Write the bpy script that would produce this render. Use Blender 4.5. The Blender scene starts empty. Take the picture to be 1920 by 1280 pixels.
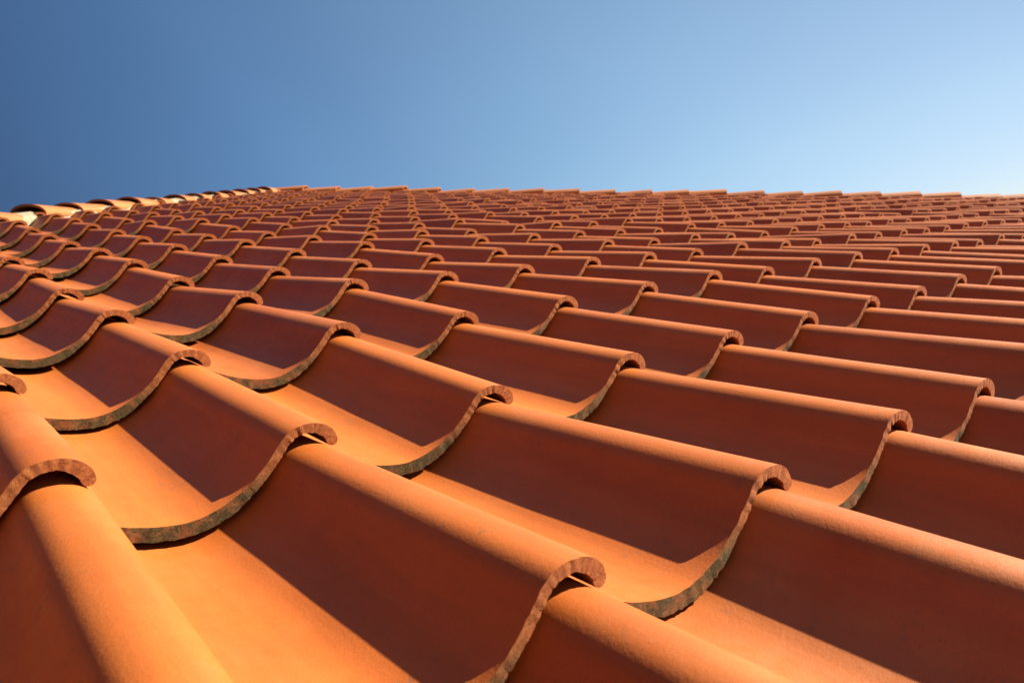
import bpy, bmesh, math, random
from mathutils import Vector, Matrix, noise
random.seed(7)
sc = bpy.context.scene
col = sc.collection

# ------------------------------------------------------------------ frame of the roof slope
W = 0.21                      # cover width of one pantile (m)
L = 1.59364 * W               # exposed length of one course
T = 0.095 * W                 # step between courses
PITCH = math.radians(20)
EAVE_Z = 3.2
ORIGIN = Vector((0, 0, EAVE_Z + 7 * L * math.sin(PITCH)))
PM = Matrix.Translation(ORIGIN) @ Matrix.Rotation(PITCH, 4, 'X')   # slope coordinates (m) -> world
def pw(x, y, z):              # slope coordinates in tile widths -> world
    return PM @ Vector((x * W, y * W, z * W))

# ------------------------------------------------------------------ camera
cam_d = bpy.data.cameras.new('camera'); cam = bpy.data.objects.new('camera', cam_d); col.objects.link(cam)
R0 = Vector((0.76231574, -0.64717234, 0.00653272))
R1 = Vector((-0.13525119, -0.1691694, -0.97626268))
R2 = Vector((0.63291535, 0.74333685, -0.2164913))
rot = Matrix((R0, -R1, -R2)).transposed()
cam.matrix_world = Matrix.Translation(pw(-1.5522, -1.37374, 1.09898)) @ (PM.to_3x3() @ rot).to_4x4()
cam_d.sensor_width = 36; cam_d.lens = 27.45
cam_d.clip_start = 0.01; cam_d.clip_end = 4000
cam_d.dof.use_dof = True; cam_d.dof.focus_distance = 0.72; cam_d.dof.aperture_fstop = 14
sc.camera = cam

# ------------------------------------------------------------------ light
SUN_SLOPE = Vector((0.70, -0.20, 0.57)).normalized()      # towards the sun, slope coordinates
SUN = (PM.to_3x3() @ SUN_SLOPE).normalized()
elev = math.asin(SUN.z); azim = math.atan2(SUN.x, SUN.y)
w = bpy.data.worlds.new('World'); sc.world = w; w.use_nodes = True
nt = w.node_tree; bg = nt.nodes['Background']
sky = nt.nodes.new('ShaderNodeTexSky'); sky.sky_type = 'NISHITA'; sky.sun_disc = False
sky.sun_elevation = elev; sky.sun_rotation = azim
sky.altitude = 300; sky.air_density = 1.0; sky.dust_density = 0.05; sky.ozone_density = 2.0
# the clear sky deepens away from the sun; its unseen side is darkened further to deepen shadows
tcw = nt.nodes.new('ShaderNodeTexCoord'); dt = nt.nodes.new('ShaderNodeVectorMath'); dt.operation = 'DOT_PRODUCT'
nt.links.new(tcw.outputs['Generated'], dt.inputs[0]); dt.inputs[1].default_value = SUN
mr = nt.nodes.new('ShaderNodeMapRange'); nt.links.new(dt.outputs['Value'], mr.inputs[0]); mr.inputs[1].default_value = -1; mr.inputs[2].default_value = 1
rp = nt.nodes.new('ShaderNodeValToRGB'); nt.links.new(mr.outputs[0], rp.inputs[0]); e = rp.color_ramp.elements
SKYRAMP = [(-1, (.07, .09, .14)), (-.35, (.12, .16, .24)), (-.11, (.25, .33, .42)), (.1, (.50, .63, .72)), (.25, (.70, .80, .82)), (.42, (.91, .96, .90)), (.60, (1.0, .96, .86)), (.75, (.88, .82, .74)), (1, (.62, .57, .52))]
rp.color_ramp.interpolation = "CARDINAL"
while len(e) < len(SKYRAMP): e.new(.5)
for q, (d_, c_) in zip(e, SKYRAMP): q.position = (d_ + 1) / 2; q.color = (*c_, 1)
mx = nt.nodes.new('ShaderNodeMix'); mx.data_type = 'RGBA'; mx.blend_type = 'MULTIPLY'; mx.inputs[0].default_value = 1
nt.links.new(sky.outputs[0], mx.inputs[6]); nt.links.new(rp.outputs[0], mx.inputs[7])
# and stays a soft blue down to the horizon
sz = nt.nodes.new('ShaderNodeSeparateXYZ'); nt.links.new(tcw.outputs['Generated'], sz.inputs[0])
r2 = nt.nodes.new('ShaderNodeValToRGB'); nt.links.new(sz.outputs[2], r2.inputs[0]); e2 = r2.color_ramp.elements
HZ = [(0, (.64, .60, .66)), (.11, (.80, .76, .84)), (.2, (.94, .91, .92)), (.34, (1, 1, 1))]
while len(e2) < len(HZ): e2.new(.5)
for q, (d_, c_) in zip(e2, HZ): q.position = d_; q.color = (*c_, 1)
m2 = nt.nodes.new('ShaderNodeMix'); m2.data_type = 'RGBA'; m2.blend_type = 'MULTIPLY'; m2.inputs[0].default_value = 1
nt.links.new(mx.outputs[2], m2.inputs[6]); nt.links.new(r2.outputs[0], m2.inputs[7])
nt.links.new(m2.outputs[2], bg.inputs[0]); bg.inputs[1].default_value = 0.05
sd = bpy.data.lights.new('sun', 'SUN'); sd.energy = 5.0; sd.angle = math.radians(0.5); sd.color = (1.0, 0.97, 0.80)
so = bpy.data.objects.new('sun', sd); col.objects.link(so)
so.rotation_euler = SUN.to_track_quat('Z', 'Y').to_euler()
so.location = ORIGIN + SUN * 30
vs = sc.view_settings; vs.view_transform = 'Standard'; vs.look = 'None'; vs.exposure = 1.8; vs.gamma = 1; vs.use_curve_mapping = False
sc.render.engine = 'CYCLES'
sc.cycles.diffuse_bounces = 5; sc.cycles.max_bounces = 8

# ------------------------------------------------------------------ materials
class N:
    def __init__(s, name):
        s.m = bpy.data.materials.new(name); s.m.use_nodes = True
        s.t = s.m.node_tree; s.b = s.t.nodes['Principled BSDF']
    def n(s, typ, inp=None, **kw):
        o = s.t.nodes.new(typ)
        for k, v in kw.items(): setattr(o, k, v)
        for k, v in (inp or {}).items():
            if isinstance(v, bpy.types.NodeSocket): s.t.links.new(v, o.inputs[k])
            else: o.inputs[k].default_value = v
        return o
    def set(s, k, v):
        if isinstance(v, bpy.types.NodeSocket): s.t.links.new(v, s.b.inputs[k])
        else: s.b.inputs[k].default_value = v
    def math(s, op, a, b=0.0, clamp=False):
        return s.n('ShaderNodeMath', {0: a, 1: b}, operation=op, use_clamp=clamp).outputs[0]
    def noise(s, vec, scale, detail=4, rough=0.55, off=None):
        return s.n('ShaderNodeTexNoise', {'Vector': vec, 'Scale': scale, 'Detail': detail, 'Roughness': rough}).outputs[0]
    def ramp(s, f, stops):
        r = s.n('ShaderNodeValToRGB', {0: f}); e = r.color_ramp.elements
        while len(e) < len(stops): e.new(0.5)
        for i, (p, c) in enumerate(stops):
            e[i].position = p; e[i].color = (c, c, c, 1) if isinstance(c, (int, float)) else (*c, 1)
        return r.outputs[0]
    def mix(s, f, a, b, mode='MIX'):
        o = s.n('ShaderNodeMix', data_type='RGBA', blend_type=mode)
        for k, v in ((0, f), (6, a), (7, b)):
            if isinstance(v, bpy.types.NodeSocket): s.t.links.new(v, o.inputs[k])
            else: o.inputs[k].default_value = v if k == 0 else (*v, 1)
        return o.outputs[2]
    def coords(s):
        tc = s.n('ShaderNodeTexCoord').outputs['Object']
        r = s.n('ShaderNodeObjectInfo').outputs['Random']
        off = s.n('ShaderNodeCombineXYZ', {0: s.math('MULTIPLY', r, 37.0), 1: s.math('MULTIPLY', r, 91.0), 2: s.math('MULTIPLY', r, 13.0)}).outputs[0]
        return tc, s.n('ShaderNodeVectorMath', {0: tc, 1: off}, operation='ADD').outputs[0], r

def clay(name, light, dark):
    m = N(name); tc, v, r = m.coords()
    at = m.n('ShaderNodeAttribute', attribute_name='tile_tone').outputs['Fac']
    rr = m.math('FRACT', m.math('ADD', m.math('MULTIPLY', r, 1.0), at))
    tone = m.mix(rr, light, dark)
    cl = m.ramp(m.noise(v, 9, 5, 0.6), [(0.3, 0.93), (0.7, 1.05)])
    c = m.mix(1.0, tone, cl, 'MULTIPLY')
    sp = m.ramp(m.noise(v, 900, 2, 0.6), [(0.35, 0.9), (0.65, 1.07)])
    c = m.mix(1.0, c, sp, 'MULTIPLY')
    # pale mineral bloom in soft patches, stronger on some tiles
    bl = m.math('MULTIPLY', m.ramp(m.noise(v, 5.5, 5, 0.6), [(0.48, 0.0), (0.72, 1.0)]), m.math('MULTIPLY', rr, 0.30))
    c = m.mix(bl, c, (0.50, 0.21, 0.075))
    # water marks running down the tile
    wm = m.n('ShaderNodeMapping', {0: v, 3: (1, 0.09, 1)}).outputs[0]
    c = m.mix(1.0, c, m.ramp(m.noise(wm, 38, 4, 0.65), [(0.34, 0.88), (0.6, 1.04)]), 'MULTIPLY')
    # sparse smudges and fine scratches
    sm = m.math('MULTIPLY', m.ramp(m.noise(v, 26, 3, 0.6), [(0.60, 0.0), (0.70, 1.0)]), m.ramp(m.noise(v, 170, 4, 0.7), [(0.5, 0.0), (0.62, 1.0)]))
    c = m.mix(m.math('MULTIPLY', sm, 0.55), c, (0.16, 0.075, 0.035))
    mp = m.n('ShaderNodeMapping', {0: v, 3: (1, 0.12, 1)})
    vo = m.n('ShaderNodeTexVoronoi', {'Vector': v, 'Scale': 120}, feature='F1').outputs['Distance']
    dot = m.math('MULTIPLY', m.ramp(vo, [(0.05, 1.0), (0.13, 0.0)]), m.ramp(m.noise(v, 14, 2), [(0.6, 0.0), (0.7, 1.0)]))
    c = m.mix(m.math('MULTIPLY', dot, 0.55), c, (0.11, 0.05, 0.03))
    m.set('Base Color', c)
    m.set('Roughness', m.ramp(m.noise(v, 60, 3), [(0.3, 0.44), (0.7, 0.56)]))
    m.set('Specular IOR Level', 0.34)
    h = m.math('ADD', m.math('MULTIPLY', m.noise(v, 1300, 2, 0.6), 0.35), m.math('MULTIPLY', m.noise(v, 320, 3, 0.6), 0.65))
    h = m.math('ADD', h, m.math('MULTIPLY', m.noise(mp.outputs[0], 45, 3), 0.8))
    m.set('Normal', m.n('ShaderNodeBump', {'Height': h, 'Strength': 0.5, 'Distance': 0.0007}).outputs[0])
    return m.m

def broken_clay(name):
    m = N(name); tc, v, r = m.coords()
    mp = m.n('ShaderNodeMapping', {0: v, 3: (1, 1, 1)}).outputs[0]
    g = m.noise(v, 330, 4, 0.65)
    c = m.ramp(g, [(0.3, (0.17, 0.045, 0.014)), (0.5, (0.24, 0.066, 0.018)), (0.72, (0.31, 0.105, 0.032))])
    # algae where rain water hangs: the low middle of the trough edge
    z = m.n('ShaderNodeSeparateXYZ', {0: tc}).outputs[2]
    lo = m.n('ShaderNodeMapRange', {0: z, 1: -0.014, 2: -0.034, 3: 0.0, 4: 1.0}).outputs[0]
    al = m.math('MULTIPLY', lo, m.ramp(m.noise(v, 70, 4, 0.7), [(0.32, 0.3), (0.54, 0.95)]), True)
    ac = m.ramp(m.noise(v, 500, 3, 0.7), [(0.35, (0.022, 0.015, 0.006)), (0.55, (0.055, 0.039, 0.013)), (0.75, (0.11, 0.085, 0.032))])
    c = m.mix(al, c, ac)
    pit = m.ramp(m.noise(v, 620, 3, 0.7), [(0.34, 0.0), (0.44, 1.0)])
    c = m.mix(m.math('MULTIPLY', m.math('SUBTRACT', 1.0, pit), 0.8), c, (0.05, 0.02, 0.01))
    m.set('Base Color', c); m.set('Roughness', 0.9); m.set('Specular IOR Level', 0.2)
    h = m.math('ADD', m.math('MULTIPLY', pit, 0.8), g)
    m.set('Normal', m.n('ShaderNodeBump', {'Height': h, 'Strength': 0.6, 'Distance': 0.0004}).outputs[0])
    return m.m

M_CLAY = clay('terracotta', (0.41, 0.100, 0.015), (0.335, 0.072, 0.010))
M_EDGE = broken_clay('terracotta_edge')
M_HIP = clay('terracotta_hip', (0.37, 0.12, 0.03), (0.31, 0.092, 0.022))

def mortar_mat():
    m = N('mortar'); tc, v, r = m.coords()
    c = m.ramp(m.noise(v, 40, 6, 0.7), [(0.3, (0.17, 0.13, 0.075)), (0.6, (0.26, 0.21, 0.14))])
    m.set('Base Color', c); m.set('Roughness', 0.95)
    m.set('Normal', m.n('ShaderNodeBump', {'Height': m.noise(v, 150, 5, 0.7), 'Strength': 0.8, 'Distance': 0.003}).outputs[0])
    return m.m
M_MORTAR = mortar_mat()
def plain(name, c1, c2, scale, rough=0.9):
    m = N(name); tc = m.n('ShaderNodeTexCoord').outputs['Object']
    m.set('Base Color', m.ramp(m.noise(tc, scale, 8, 0.65), [(0.3, c1), (0.7, c2)])); m.set('Roughness', rough)
    m.set('Normal', m.n('ShaderNodeBump', {'Height': m.noise(tc, scale * 8, 4), 'Strength': 0.4, 'Distance': 0.02}).outputs[0])
    return m.m
M_GROUND = plain('dry_grass', (0.10, 0.085, 0.035), (0.06, 0.085, 0.025), 0.3)
M_WALL = plain('stucco', (0.55, 0.47, 0.36), (0.62, 0.55, 0.43), 2.0)
M_DECK = plain('roof_underlay', (0.10, 0.05, 0.03), (0.14, 0.07, 0.04), 3.0)

# ------------------------------------------------------------------ helpers
def catmull(pts, n):
    out = []
    P = [Vector(p) for p in pts]
    P = [P[0] * 2 - P[1]] + P + [P[-1] * 2 - P[-2]]
    for i in range(1, len(P) - 2):
        for k in range(n):
            t = k / n
            a, b, c, d = P[i - 1], P[i], P[i + 1], P[i + 2]
            out.append(0.5 * ((2 * b) + (c - a) * t + (2 * a - 5 * b + 4 * c - d) * t * t + (3 * b - a - 3 * c + d) * t ** 3))
    out.append(P[-2])
    return out
TOP = [(-1.045, -.075), (-.97, -.118), (-.88, -.158), (-.78, -.188), (-.68, -.205), (-.59, -.200), (-.50, -.172), (-.42, -.130),
       (-.35, -.076), (-.295, -.018), (-.25, .036), (-.205, .068), (-.15, .080), (-.09, .075), (-.045, .056), (-.012, .024), (0, -.008)]
def thick(x):
    a = min(1, max(0, (x + .55) / .22)); a = a * a * (3 - 2 * a)
    t = .059 * (1 - a) + .041 * a
    if x > -.12: t += .010 * min(1, (x + .12) / .08)
    return t
def profile(n):
    top = catmull(TOP, n)
    dense = catmull(TOP, 8)
    bot = []
    for i, p in enumerate(top):
        a = top[max(0, i - 1)]; b = top[min(len(top) - 1, i + 1)]
        d = (b - a).normalized(); nrm = Vector((d.y, -d.x))
        bot.append(p + nrm * thick(p.x))
    return top, bot

def tile_mesh(name, n, seed, ys, rough):
    """S-shaped pantile; origin at the nose tip of its lower edge, +y up the slope."""
    top, bot = profile(n)
    # rounded bulb at the tip of the roll
    t_end, b_end = top[-1], bot[-1]
    mid = (t_end + b_end) / 2; rad = (t_end - b_end).length / 2
    d0 = (t_end - mid).normalized(); side = Vector((-d0.y, d0.x)) if (-d0.y * 0 + d0.x * -1) > 0 else Vector((d0.y, -d0.x))
    dirn = (top[-1] - top[-2]).normalized()
    k_b = 5 if n > 2 else 2
    bulb = [mid + (d0 * math.cos(math.pi * k / (k_b + 1)) + dirn * math.sin(math.pi * k / (k_b + 1))) * rad for k in range(1, k_b + 1)]
    loop = top + bulb + bot[::-1]
    nt_, nb_ = len(top), len(bulb)
    verts = []; faces = []; mats = []
    nl = len(loop)
    lt = len(ys)
    for j, y in enumerate(ys):
        for i, p in enumerate(loop):
            x, z = p.x, p.y
            yy = y; zz = z
            if rough:
                f = max(0, 1 - y / .05)
                s = noise.noise(Vector((i * .35, seed * 9.1, 0))) 
                yy = y + f * s * .004
                lower = i >= nt_ + nb_
                if lower and j == 0:
                    k = nl - 1 - i
                    a = noise.noise(Vector((x * 38, seed * 5.3, 2))); b = noise.noise(Vector((x * 90, seed * 3.3, 7)))
                    zz = z + (.004 * a + .004 * b)
                    yy += .004 * b
                else:
                    zz = z + .0016 * noise.noise(Vector((x * 6, y * 2, seed)))
            verts.append((x * W + 0, yy * W, (zz) * W))
    for j in range(lt - 1):
        for i in range(nl):
            a = j * nl + i; b = j * nl + (i + 1) % nl
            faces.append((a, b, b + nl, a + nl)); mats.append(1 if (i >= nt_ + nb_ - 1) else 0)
    # lower end face: strip of quads between upper and lower outlines, with a ragged middle line
    def end(j, flip, m):
        base = j * nl
        T_ = [base + i for i in range(nt_)]; B_ = [base + nl - 1 - i for i in range(nt_)]
        if rough and not flip:
            mid_i = []
            for a, b in zip(T_, B_):
                va, vb = Vector(verts[a]), Vector(verts[b]); c = va.lerp(vb, .5 + .06 * noise.noise(va * 300))
                c.y += W * (.0015 * noise.noise(va * 420 + Vector((seed, 0, 0))) - .0008)
                mid_i.append(len(verts)); verts.append(tuple(c))
            for i in range(nt_ - 1):
                faces.append((T_[i], mid_i[i], mid_i[i + 1], T_[i + 1])); mats.append(m)
                faces.append((mid_i[i], B_[i], B_[i + 1], mid_i[i + 1])); mats.append(m)
            fan = [T_[-1]] + [mid_i[-1]] + [B_[-1]] + [base + nt_ + nb_ - 1 - k for k in range(nb_)]
            faces.append(tuple(fan)); mats.append(m)
        else:
            for i in range(nt_ - 1):
                q = (T_[i], B_[i], B_[i + 1], T_[i + 1]); faces.append(q[::-1] if flip else q); mats.append(m)
            q = (T_[-1], B_[-1]) + tuple(base + nt_ + nb_ - 1 - k for k in range(nb_)); faces.append(q[::-1] if flip else q); mats.append(m)
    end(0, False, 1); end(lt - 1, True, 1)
    me = bpy.data.meshes.new(name); me.from_pydata(verts, [], faces)
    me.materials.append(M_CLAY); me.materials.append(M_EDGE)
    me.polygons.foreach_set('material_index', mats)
    me.update()
    bm = bmesh.new(); bm.from_mesh(me); bmesh.ops.recalc_face_normals(bm, faces=bm.faces)
    for f in bm.faces: f.smooth = True
    for e in bm.edges:
        if len(e.link_faces) == 2 and (e.calc_face_angle(0) > math.radians(38)): e.smooth = False
    bm.to_mesh(me); bm.free()
    return me

LT = 1.59364 * 1.14
HI = [tile_mesh('pantile_fine', 7, s, [0, .006, .05, .4, .81, 1.2, LT], True) for s in range(8)]
MD = [tile_mesh('pantile_medium', 2, s, [0, LT], False) for s in range(1)]
LO = tile_mesh('pantile_coarse', 1, 0, [0, LT], False)

# measured irregularity of the nearer tiles (tile widths): each sits slightly off the regular grid
D0 = {(0,0):(-0.017,0.007,-0.027),(0,1):(-0.024,0.007,-0.048),(0,2):(-0.005,-0,-0.015),(0,3):(0.005,-0.007,-0.008),(0,4):(0.005,-0.017,-0.041),(0,5):(0.048,-0.049,-0.03),(0,6):(0.048,-0.053,-0.04),
(-1,1):(0.017,-0.008,0.024),(-1,2):(0.05,-0.042,0.004),(1,0):(-0.017,0.012,-0.009),(1,1):(-0.017,-0.002,-0.056),(1,2):(0.003,0.004,0.02),(1,3):(-0.001,0.009,0.028),(1,4):(-0.017,0.008,-0.021),
(1,5):(0.007,-0.006,0.001),(1,6):(0.024,-0.021,-0.004),(1,7):(0.007,-0.015,-0.033),(1,8):(0.031,-0.036,-0.032),(1,9):(0.055,-0.057,-0.034),(1,10):(0.104,-0.085,0.012),(2,0):(-0.01,0.007,-0.004),
(2,1):(0.011,-0.02,-0.037),(2,2):(-0.001,-0.005,-0.018),(2,3):(-0.005,0.018,0.047),(2,4):(-0.018,0.015,-0.003),(2,5):(-0.021,0.012,-0.021),(2,6):(-0.019,0.015,-0.003),(2,7):(-0.014,0.009,-0.012),
(2,8):(0.02,-0.018,-0.005),(2,9):(0.013,-0.013,-0.005),(3,0):(-0.015,0.004,-0.029),(3,1):(0.023,-0.029,-0.033),(3,2):(0.03,-0.026,-0.003),(3,3):(0.001,0.01,0.035),(3,4):(-0.028,0.026,0.007),
(3,5):(-0.049,0.041,-0.003),(3,6):(-0.055,0.049,0.005),(3,7):(-0.042,0.029,-0.023),(3,8):(-0.024,0.01,-0.034),(4,1):(0.024,-0.026,-0.017),(4,2):(0.052,-0.036,0.028),(4,3):(0.006,0.004,0.031),
(4,4):(-0.027,0.024,0.005),(4,5):(-0.039,0.043,0.034),(5,1):(0.03,-0.025,0),(5,2):(0.054,-0.031,0.052),(5,3):(0.019,-0.004,0.044),(5,4):(-0.024,0.026,0.019),(6,1):(0.006,-0.007,-0.006),
(6,2):(0.027,-0.019,0.015),(6,3):(0.017,-0.003,0.038),(6,4):(-0.031,0.031,0.014),(7,1):(-0.008,0.013,0.02),(7,2):(0.026,-0.011,0.039),(7,4):(0.009,0.001,0.031),(8,1):(-0.016,0.02,0.021),
(8,2):(0.026,-0.008,0.046),(9,2):(0.025,-0.011,0.035),(10,2):(0.013,-0.002,0.031),(11,2):(0.015,-0.005,0.026),(5,5):(-0.046,0.045,0.022),(6,6):(-0.047,0.044,0.015),(7,7):(-0.045,0.039,0.004),
(8,8):(-0.072,0.062,0.005),(9,9):(-0.063,0.064,0.035),(10,10):(-0.063,0.069,0.053),(5,6):(-0.049,0.042,0.003),(6,7):(-0.062,0.049,-0.013),(7,8):(-0.074,0.062,-0.003),(8,9):(-0.081,0.074,0.017),
(9,10):(-0.084,0.083,0.04),(10,6):(0.011,-0.007,0.006),(9,6):(0.01,0.002,0.035),(9,5):(0.026,-0.023,-0.003),(11,6):(0.04,-0.022,0.042),(8,5):(0.022,-0.016,0.008),(10,5):(0.04,-0.043,-0.029),
(9,4):(0.036,-0.024,0.023),(10,4):(0.023,-0.025,-0.018),(11,5):(0.04,-0.029,0.016),(12,5):(0.03,-0.024,0.006),(13,5):(0.031,-0.03,-0.012),(12,6):(0.032,-0.025,0.006),(13,6):(0.018,-0.018,-0.008),
(14,6):(0.02,-0.023,-0.019),(15,6):(0.01,-0.01,-0.004),(16,6):(0.004,-0.011,-0.024),(15,7):(0.019,-0.017,-0.002),(16,7):(0.022,-0.016,0.009),(17,7):(0.017,-0.017,-0.007),(18,7):(0.018,-0.018,-0.006),
(17,8):(0.009,-0.004,0.013),(18,8):(0.015,-0.013,0.002),(19,8):(0.038,-0.03,0.007),(20,8):(0.033,-0.029,-0.002),(12,4):(0.028,-0.024,0),(13,4):(0.021,-0.016,0.007),(14,4):(0.03,-0.021,0.017),
(15,4):(-0.002,-0.002,-0.012),(16,4):(-0.002,0.004,0.005),(14,5):(0.017,-0.016,-0.006),(15,5):(0.004,-0.009,-0.02),(16,5):(-0.015,0.011,-0.008),(17,5):(0.001,-0.002,-0.005),
(18,5):(-0.008,0.003,-0.012),(19,5):(-0.006,-0.004,-0.032),(17,6):(0.001,-0.002,-0.003),(18,6):(-0.001,-0.001,-0.007),(19,6):(0.009,-0.015,-0.023),(20,6):(0.012,-0.017,-0.023),
(19,7):(0.024,-0.018,0.01),(20,7):(0.026,-0.023,-0.001),(13,3):(0.004,-0.001,0.008),(14,3):(-0.014,0.009,-0.009),(15,3):(-0.033,0.027,-0.004),(16,3):(-0.052,0.046,0.006),(17,3):(-0.049,0.044,0.01),
(18,3):(-0.041,0.036,0.005),(17,4):(-0.037,0.026,-0.021),(18,4):(-0.037,0.025,-0.021),(19,4):(-0.054,0.037,-0.031),(20,4):(-0.049,0.034,-0.027),(21,4):(-0.036,0.021,-0.034),
(13,2):(-0.019,0.026,0.033)}
_dc = {}
def disp(c, r):
    if (c, r) in D0: return Vector(D0[(c, r)])
    if (c, r) in _dc: return _dc[(c, r)]
    rg = random.Random(c * 1009 + r * 31 + 5)
    s = Vector((0, 0, 0)); wt = .35
    for (a, b), d in D0.items():
        q = (a - c) ** 2 + (b - r) ** 2
        if q < 9: k = math.exp(-q / 1.4); s += Vector(d) * k; wt += k
    far = min(1, max(0, (r + c - 2) / 8))
    v = s / wt + Vector((rg.gauss(0, .012 + .006 * far), rg.gauss(0, .015 + .01 * far), rg.gauss(0, .007 + .014 * far)))
    _dc[(c, r)] = v
    return v

def tile_matrix(c, r):
    a = Vector((c, r * 1.59364, 0)) + disp(c, r)
    b = Vector((c, (r + 1) * 1.59364, -.095)) + disp(c, r + 1)
    y = (b - a).normalized(); x = Vector((1, 0, random.Random(c * 77 + r).gauss(0, .01)))
    x = (x - y * x.dot(y)).normalized(); z = x.cross(y)
    m = Matrix((x, y, z)).transposed().to_4x4(); m.translation = a * W
    return m

# hips, in slope coordinates (tile widths): apex, a point of the left hip, a point of the right hip
APEX = Vector((14.2, 34.4)); LH = Vector((1.06, 18.74)); RH = Vector((36.0, 10.5))
EAVE_Y = -6 * 1.59364
dl = (LH - APEX).normalized(); dr = (RH - APEX).normalized()
L0 = APEX + dl * ((EAVE_Y - APEX.y) / dl.y); Rr0 = APEX + dr * ((EAVE_Y - APEX.y) / dr.y)
nl_ = Vector((-dl.y, dl.x)); nl_ = nl_ if nl_.x > 0 else -nl_          # pointing into the face
nr_ = Vector((-dr.y, dr.x)); nr_ = nr_ if nr_.x < 0 else -nr_
def inside(x, y): 
    p = Vector((x, y)); return min((p - APEX).dot(nl_), (p - APEX).dot(nr_))

# ------------------------------------------------------------------ the roof
root = bpy.data.objects.new('tiled_roof', None); col.objects.link(root)
root.location = (PM @ Vector((6 * W, EAVE_Y * W, 0))).to_2d().to_3d()
root['label'] = 'red orange terracotta pantile roof rising to a hip under a clear blue sky'
root['category'] = 'roof'; root['kind'] = 'thing'
bpy.context.view_layer.update()
RI = root.matrix_world.inverted()
def child(name, me, M, parent=root, stuff=False):
    o = bpy.data.objects.new(name, me); col.objects.link(o); o.parent = parent
    o.matrix_parent_inverse = Matrix.Identity(4); o.matrix_basis = RI @ M
    if stuff: o['kind'] = 'stuff'
    return o

camp = Vector((-1.5522, -1.37374, 1.09898))
def view(c, r):
    best = None
    for dx, dy in ((0, 0), (-.6, 0), (-.3, .8), (-.9, 1.4), (0, 1.5)):
        q = Vector((c + dx, r * 1.59364 + dy, -.05)) - camp
        X, Y, Z = q.dot(R0), q.dot(R1), q.dot(R2)
        if Z > .05:
            u, v = 960 + 1464 * X / Z, 640 + 1464 * Y / Z
            if -30 < u < 1950 and -30 < v < 1310: best = Z if best is None else min(best, Z)
    return best

cells = []
for r in range(-6, 23):
    for c in range(-26, 62):
        x0, y0 = c, r * 1.59364
        ins = [inside(x0 + a, y0 + b) for a in (-1.04, 0) for b in (0, LT)]
        if max(ins) < .05: continue
        cut = min(ins) < .1
        z = view(c, r)
        cells.append((z if z else 1e3 + (Vector((x0, y0, 0)) - camp).length, c, r, cut))
cells.sort()

def cut_mesh(me, M, name):
    bm = bmesh.new(); bm.from_mesh(me); bm.transform(M)
    for n2 in (nl_, nr_):
        co = Vector((APEX.x, APEX.y, 0)) * W; no = Vector((n2.x, n2.y, 0))
        r = bmesh.ops.bisect_plane(bm, geom=bm.verts[:] + bm.edges[:] + bm.faces[:], plane_co=co + no * .05 * W, plane_no=no, clear_inner=True)
        ed = [e for e in r['geom_cut'] if isinstance(e, bmesh.types.BMEdge)]
        if ed: bmesh.ops.holes_fill(bm, edges=ed)
    bm.transform(M.inverted())
    out = bpy.data.meshes.new(name); bm.to_mesh(out); bm.free()
    for mt in me.materials: out.materials.append(mt)
    return out

far_bm = bmesh.new(); tone = far_bm.faces.layers.float.new('tile_tone')
single = 0
for (z, c, r, cut) in cells:
    M = tile_matrix(c, r)
    if single < 300 and z < 900:
        me = HI[(c * 5 + r * 3) % 8] if z < 11 else MD[0]
        if cut: me = cut_mesh(MD[0], M, 'pantile_cut')
        if len(me.polygons) == 0: continue
        child('roof_tile', me, PM @ M); single += 1
    else:
        me = MD[0] if z < 900 else LO
        if cut: me = cut_mesh(LO, M, 'tmp')
        n0 = len(far_bm.faces); far_bm.from_mesh(me); far_bm.faces.ensure_lookup_table(); far_bm.verts.ensure_lookup_table()
        fs = far_bm.faces[n0:]; vv = {v for f in fs for v in f.verts}
        bmesh.ops.transform(far_bm, matrix=M, verts=list(vv))
        tn = random.Random(c * 13 + r * 7).random()
        for f in fs: f[tone] = tn
fm = bpy.data.meshes.new('far_roof_tiles'); far_bm.to_mesh(fm); far_bm.free()
fm.materials.append(M_CLAY); fm.materials.append(M_EDGE)
child('roof_tiles', fm, PM, stuff=True)

# deck under the tiles: the solid of the hipped roof
th = W * .35
A3 = pw(APEX.x, APEX.y, -.42); A = pw(L0.x, L0.y, -.42); B = pw(Rr0.x, Rr0.y, -.42)
dep = (A3 - (A + B) / 2); dep.z = 0
back = A3 + Vector((0, 3.0, 0)); C_ = Vector((B.x, back.y + dep.y, B.z)); D_ = Vector((A.x, back.y + dep.y, A.z))
def quadmesh(name, vs_, fs_, mat):
    me = bpy.data.meshes.new(name); me.from_pydata([tuple(v) for v in vs_], [], fs_); me.materials.append(mat)
    bm = bmesh.new(); bm.from_mesh(me); bmesh.ops.recalc_face_normals(bm, faces=bm.faces); bm.to_mesh(me); bm.free(); return me
me = quadmesh('roof_deck', [A3, back, A, B, C_, D_], [(2, 3, 0), (3, 4, 1, 0), (4, 5, 1), (5, 2, 0, 1), (2, 5, 4, 3)], M_DECK)
child('roof_deck', me, Matrix.Identity(4))
ins = .5
x0, x1, y0, y1, zt = A.x + ins, B.x - ins, A.y + ins, C_.y - ins, A.z - .01
me = quadmesh('wall', [(x0, y0, 0), (x1, y0, 0), (x1, y1, 0), (x0, y1, 0), (x0, y0, zt), (x1, y0, zt), (x1, y1, zt), (x0, y1, zt)],
              [(0, 1, 2, 3), (4, 5, 6, 7), (0, 1, 5, 4), (1, 2, 6, 5), (2, 3, 7, 6), (3, 0, 4, 7)], M_WALL)
child('wall', me, Matrix.Identity(4))

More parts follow.
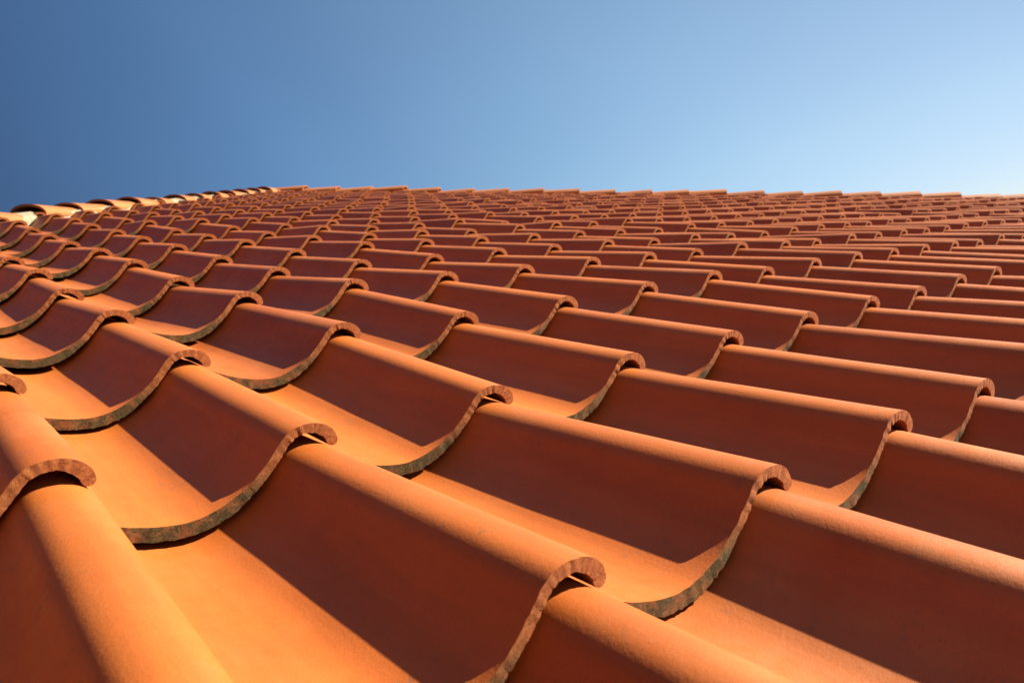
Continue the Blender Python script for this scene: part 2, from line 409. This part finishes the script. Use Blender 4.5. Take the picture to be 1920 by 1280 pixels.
# hip tiles: tapered half barrels, wide end down the slope, bedded in mortar
def barrel_mesh(name, r0, r1, ln, t, seed):
    n = 14; vs_ = []; fs_ = []; mt = []
    ang = [math.radians(-8 + 196 * i / n) for i in range(n + 1)]
    for j, (y, r) in enumerate(((0, r0), (ln * .5, (r0 + r1) / 2), (ln, r1))):
        for a in ang: vs_.append((math.cos(a) * r, y, math.sin(a) * r * .52))
        for a in ang: vs_.append((math.cos(a) * (r - t), y, math.sin(a) * (r * .52 - t)))
    k = n + 1
    for j in range(2):
        o = j * 2 * k; q = (j + 1) * 2 * k
        for i in range(n):
            fs_.append((o + i, o + i + 1, q + i + 1, q + i)); mt.append(0)
            fs_.append((o + k + i, q + k + i, q + k + i + 1, o + k + i + 1)); mt.append(1)
        fs_.append((o, q, q + k, o + k)); mt.append(1); fs_.append((o + n, o + k + n, q + k + n, q + n)); mt.append(1)
    for i in range(n):
        fs_.append((i, i + k, i + k + 1, i + 1)); mt.append(1)
        q = 4 * k; fs_.append((q + i, q + i + 1, q + k + i + 1, q + k + i)); mt.append(1)
    me = bpy.data.meshes.new(name); me.from_pydata([tuple(Vector(v) * W) for v in vs_], [], fs_)
    me.materials.append(M_HIP); me.materials.append(M_EDGE); me.polygons.foreach_set('material_index', mt)
    bm = bmesh.new(); bm.from_mesh(me); bmesh.ops.recalc_face_normals(bm, faces=bm.faces)
    for f in bm.faces: f.smooth = True
    for e in bm.edges:
        if len(e.link_faces) == 2 and e.calc_face_angle(0) > math.radians(38): e.smooth = False
    bm.to_mesh(me); bm.free(); return me
BAR = barrel_mesh('hip_barrel', .42, .33, 1.92, .055, 0)
def hip(BAR, d, length, side_n, z_axis, step, phase, seed):
    rg = random.Random(seed)
    k = 0; s = phase
    while s < length:
        p = APEX + d * s                       # lower end of this barrel
        y = Vector((-d.x, -d.y, -.062 + rg.gauss(0, .012)))
        y.x += rg.gauss(0, .02); y.y += rg.gauss(0, .02); y.normalize()
        up = Vector((0, 0, 1)); x = y.cross(up).normalized(); z = x.cross(y)
        M = Matrix((x, y, z)).transposed().to_4x4()
        M.translation = Vector((p.x - side_n.x * .02, p.y - side_n.y * .02, z_axis + rg.gauss(0, .022))) * W
        child('hip_tile', BAR, PM @ M)
        s += step; k += 1
hl = (L0 - APEX).length; hr = (Rr0 - APEX).length
hip(BAR, dl, hl, nl_, -.01, 1.6, 1.8, 3)
hip(BAR, dr, hr, nr_, .02, 1.6, 1.5, 4)
def mortar(d, length, side_n, off, ztop, seed):
    n = int(length / .22); vs_ = []; fs_ = []
    prof = [(off + .03, -.40), (off, -.1), (off - .06, ztop), (off - .3, ztop + .06), (-off + .1, ztop), (-off, -.5)]
    for i in range(n + 1):
        s = length * i / n; p = APEX + d * s
        for j, (o, z) in enumerate(prof):
            a = noise.noise(Vector((s * 1.7, j * 3.1, seed))); b = noise.noise(Vector((s * 4.1, j * 1.3, seed + 9)))
            q = p + side_n * (o + .05 * a + .03 * b)
            vs_.append(Vector((q.x, q.y, z + .03 * a + .03 * b)) * W)
    m = len(prof)
    for i in range(n):
        for j in range(m - 1):
            fs_.append((i * m + j, i * m + j + 1, (i + 1) * m + j + 1, (i + 1) * m + j))
    fs_.append(tuple(range(m))); fs_.append(tuple(range(n * m, n * m + m))[::-1])
    me = quadmesh('mortar_bed', vs_, fs_, M_MORTAR)
    child('mortar_bed', me, PM)
mortar(dl, hl, nl_, .37, .0, 1)
mortar(dr, hr, nr_, .24, -.06, 2)

# ------------------------------------------------------------------ ground
me = quadmesh('ground', [(-2000, -2000, 0), (2000, -2000, 0), (2000, 2000, 0), (-2000, 2000, 0)], [(0, 1, 2, 3)], M_GROUND)
g = bpy.data.objects.new('ground', me); col.objects.link(g); g['kind'] = 'structure'
print('tiles', len(cells), 'single', single, 'elev', math.degrees(elev), 'az', math.degrees(azim), 'cam h', cam.matrix_world.translation.z)
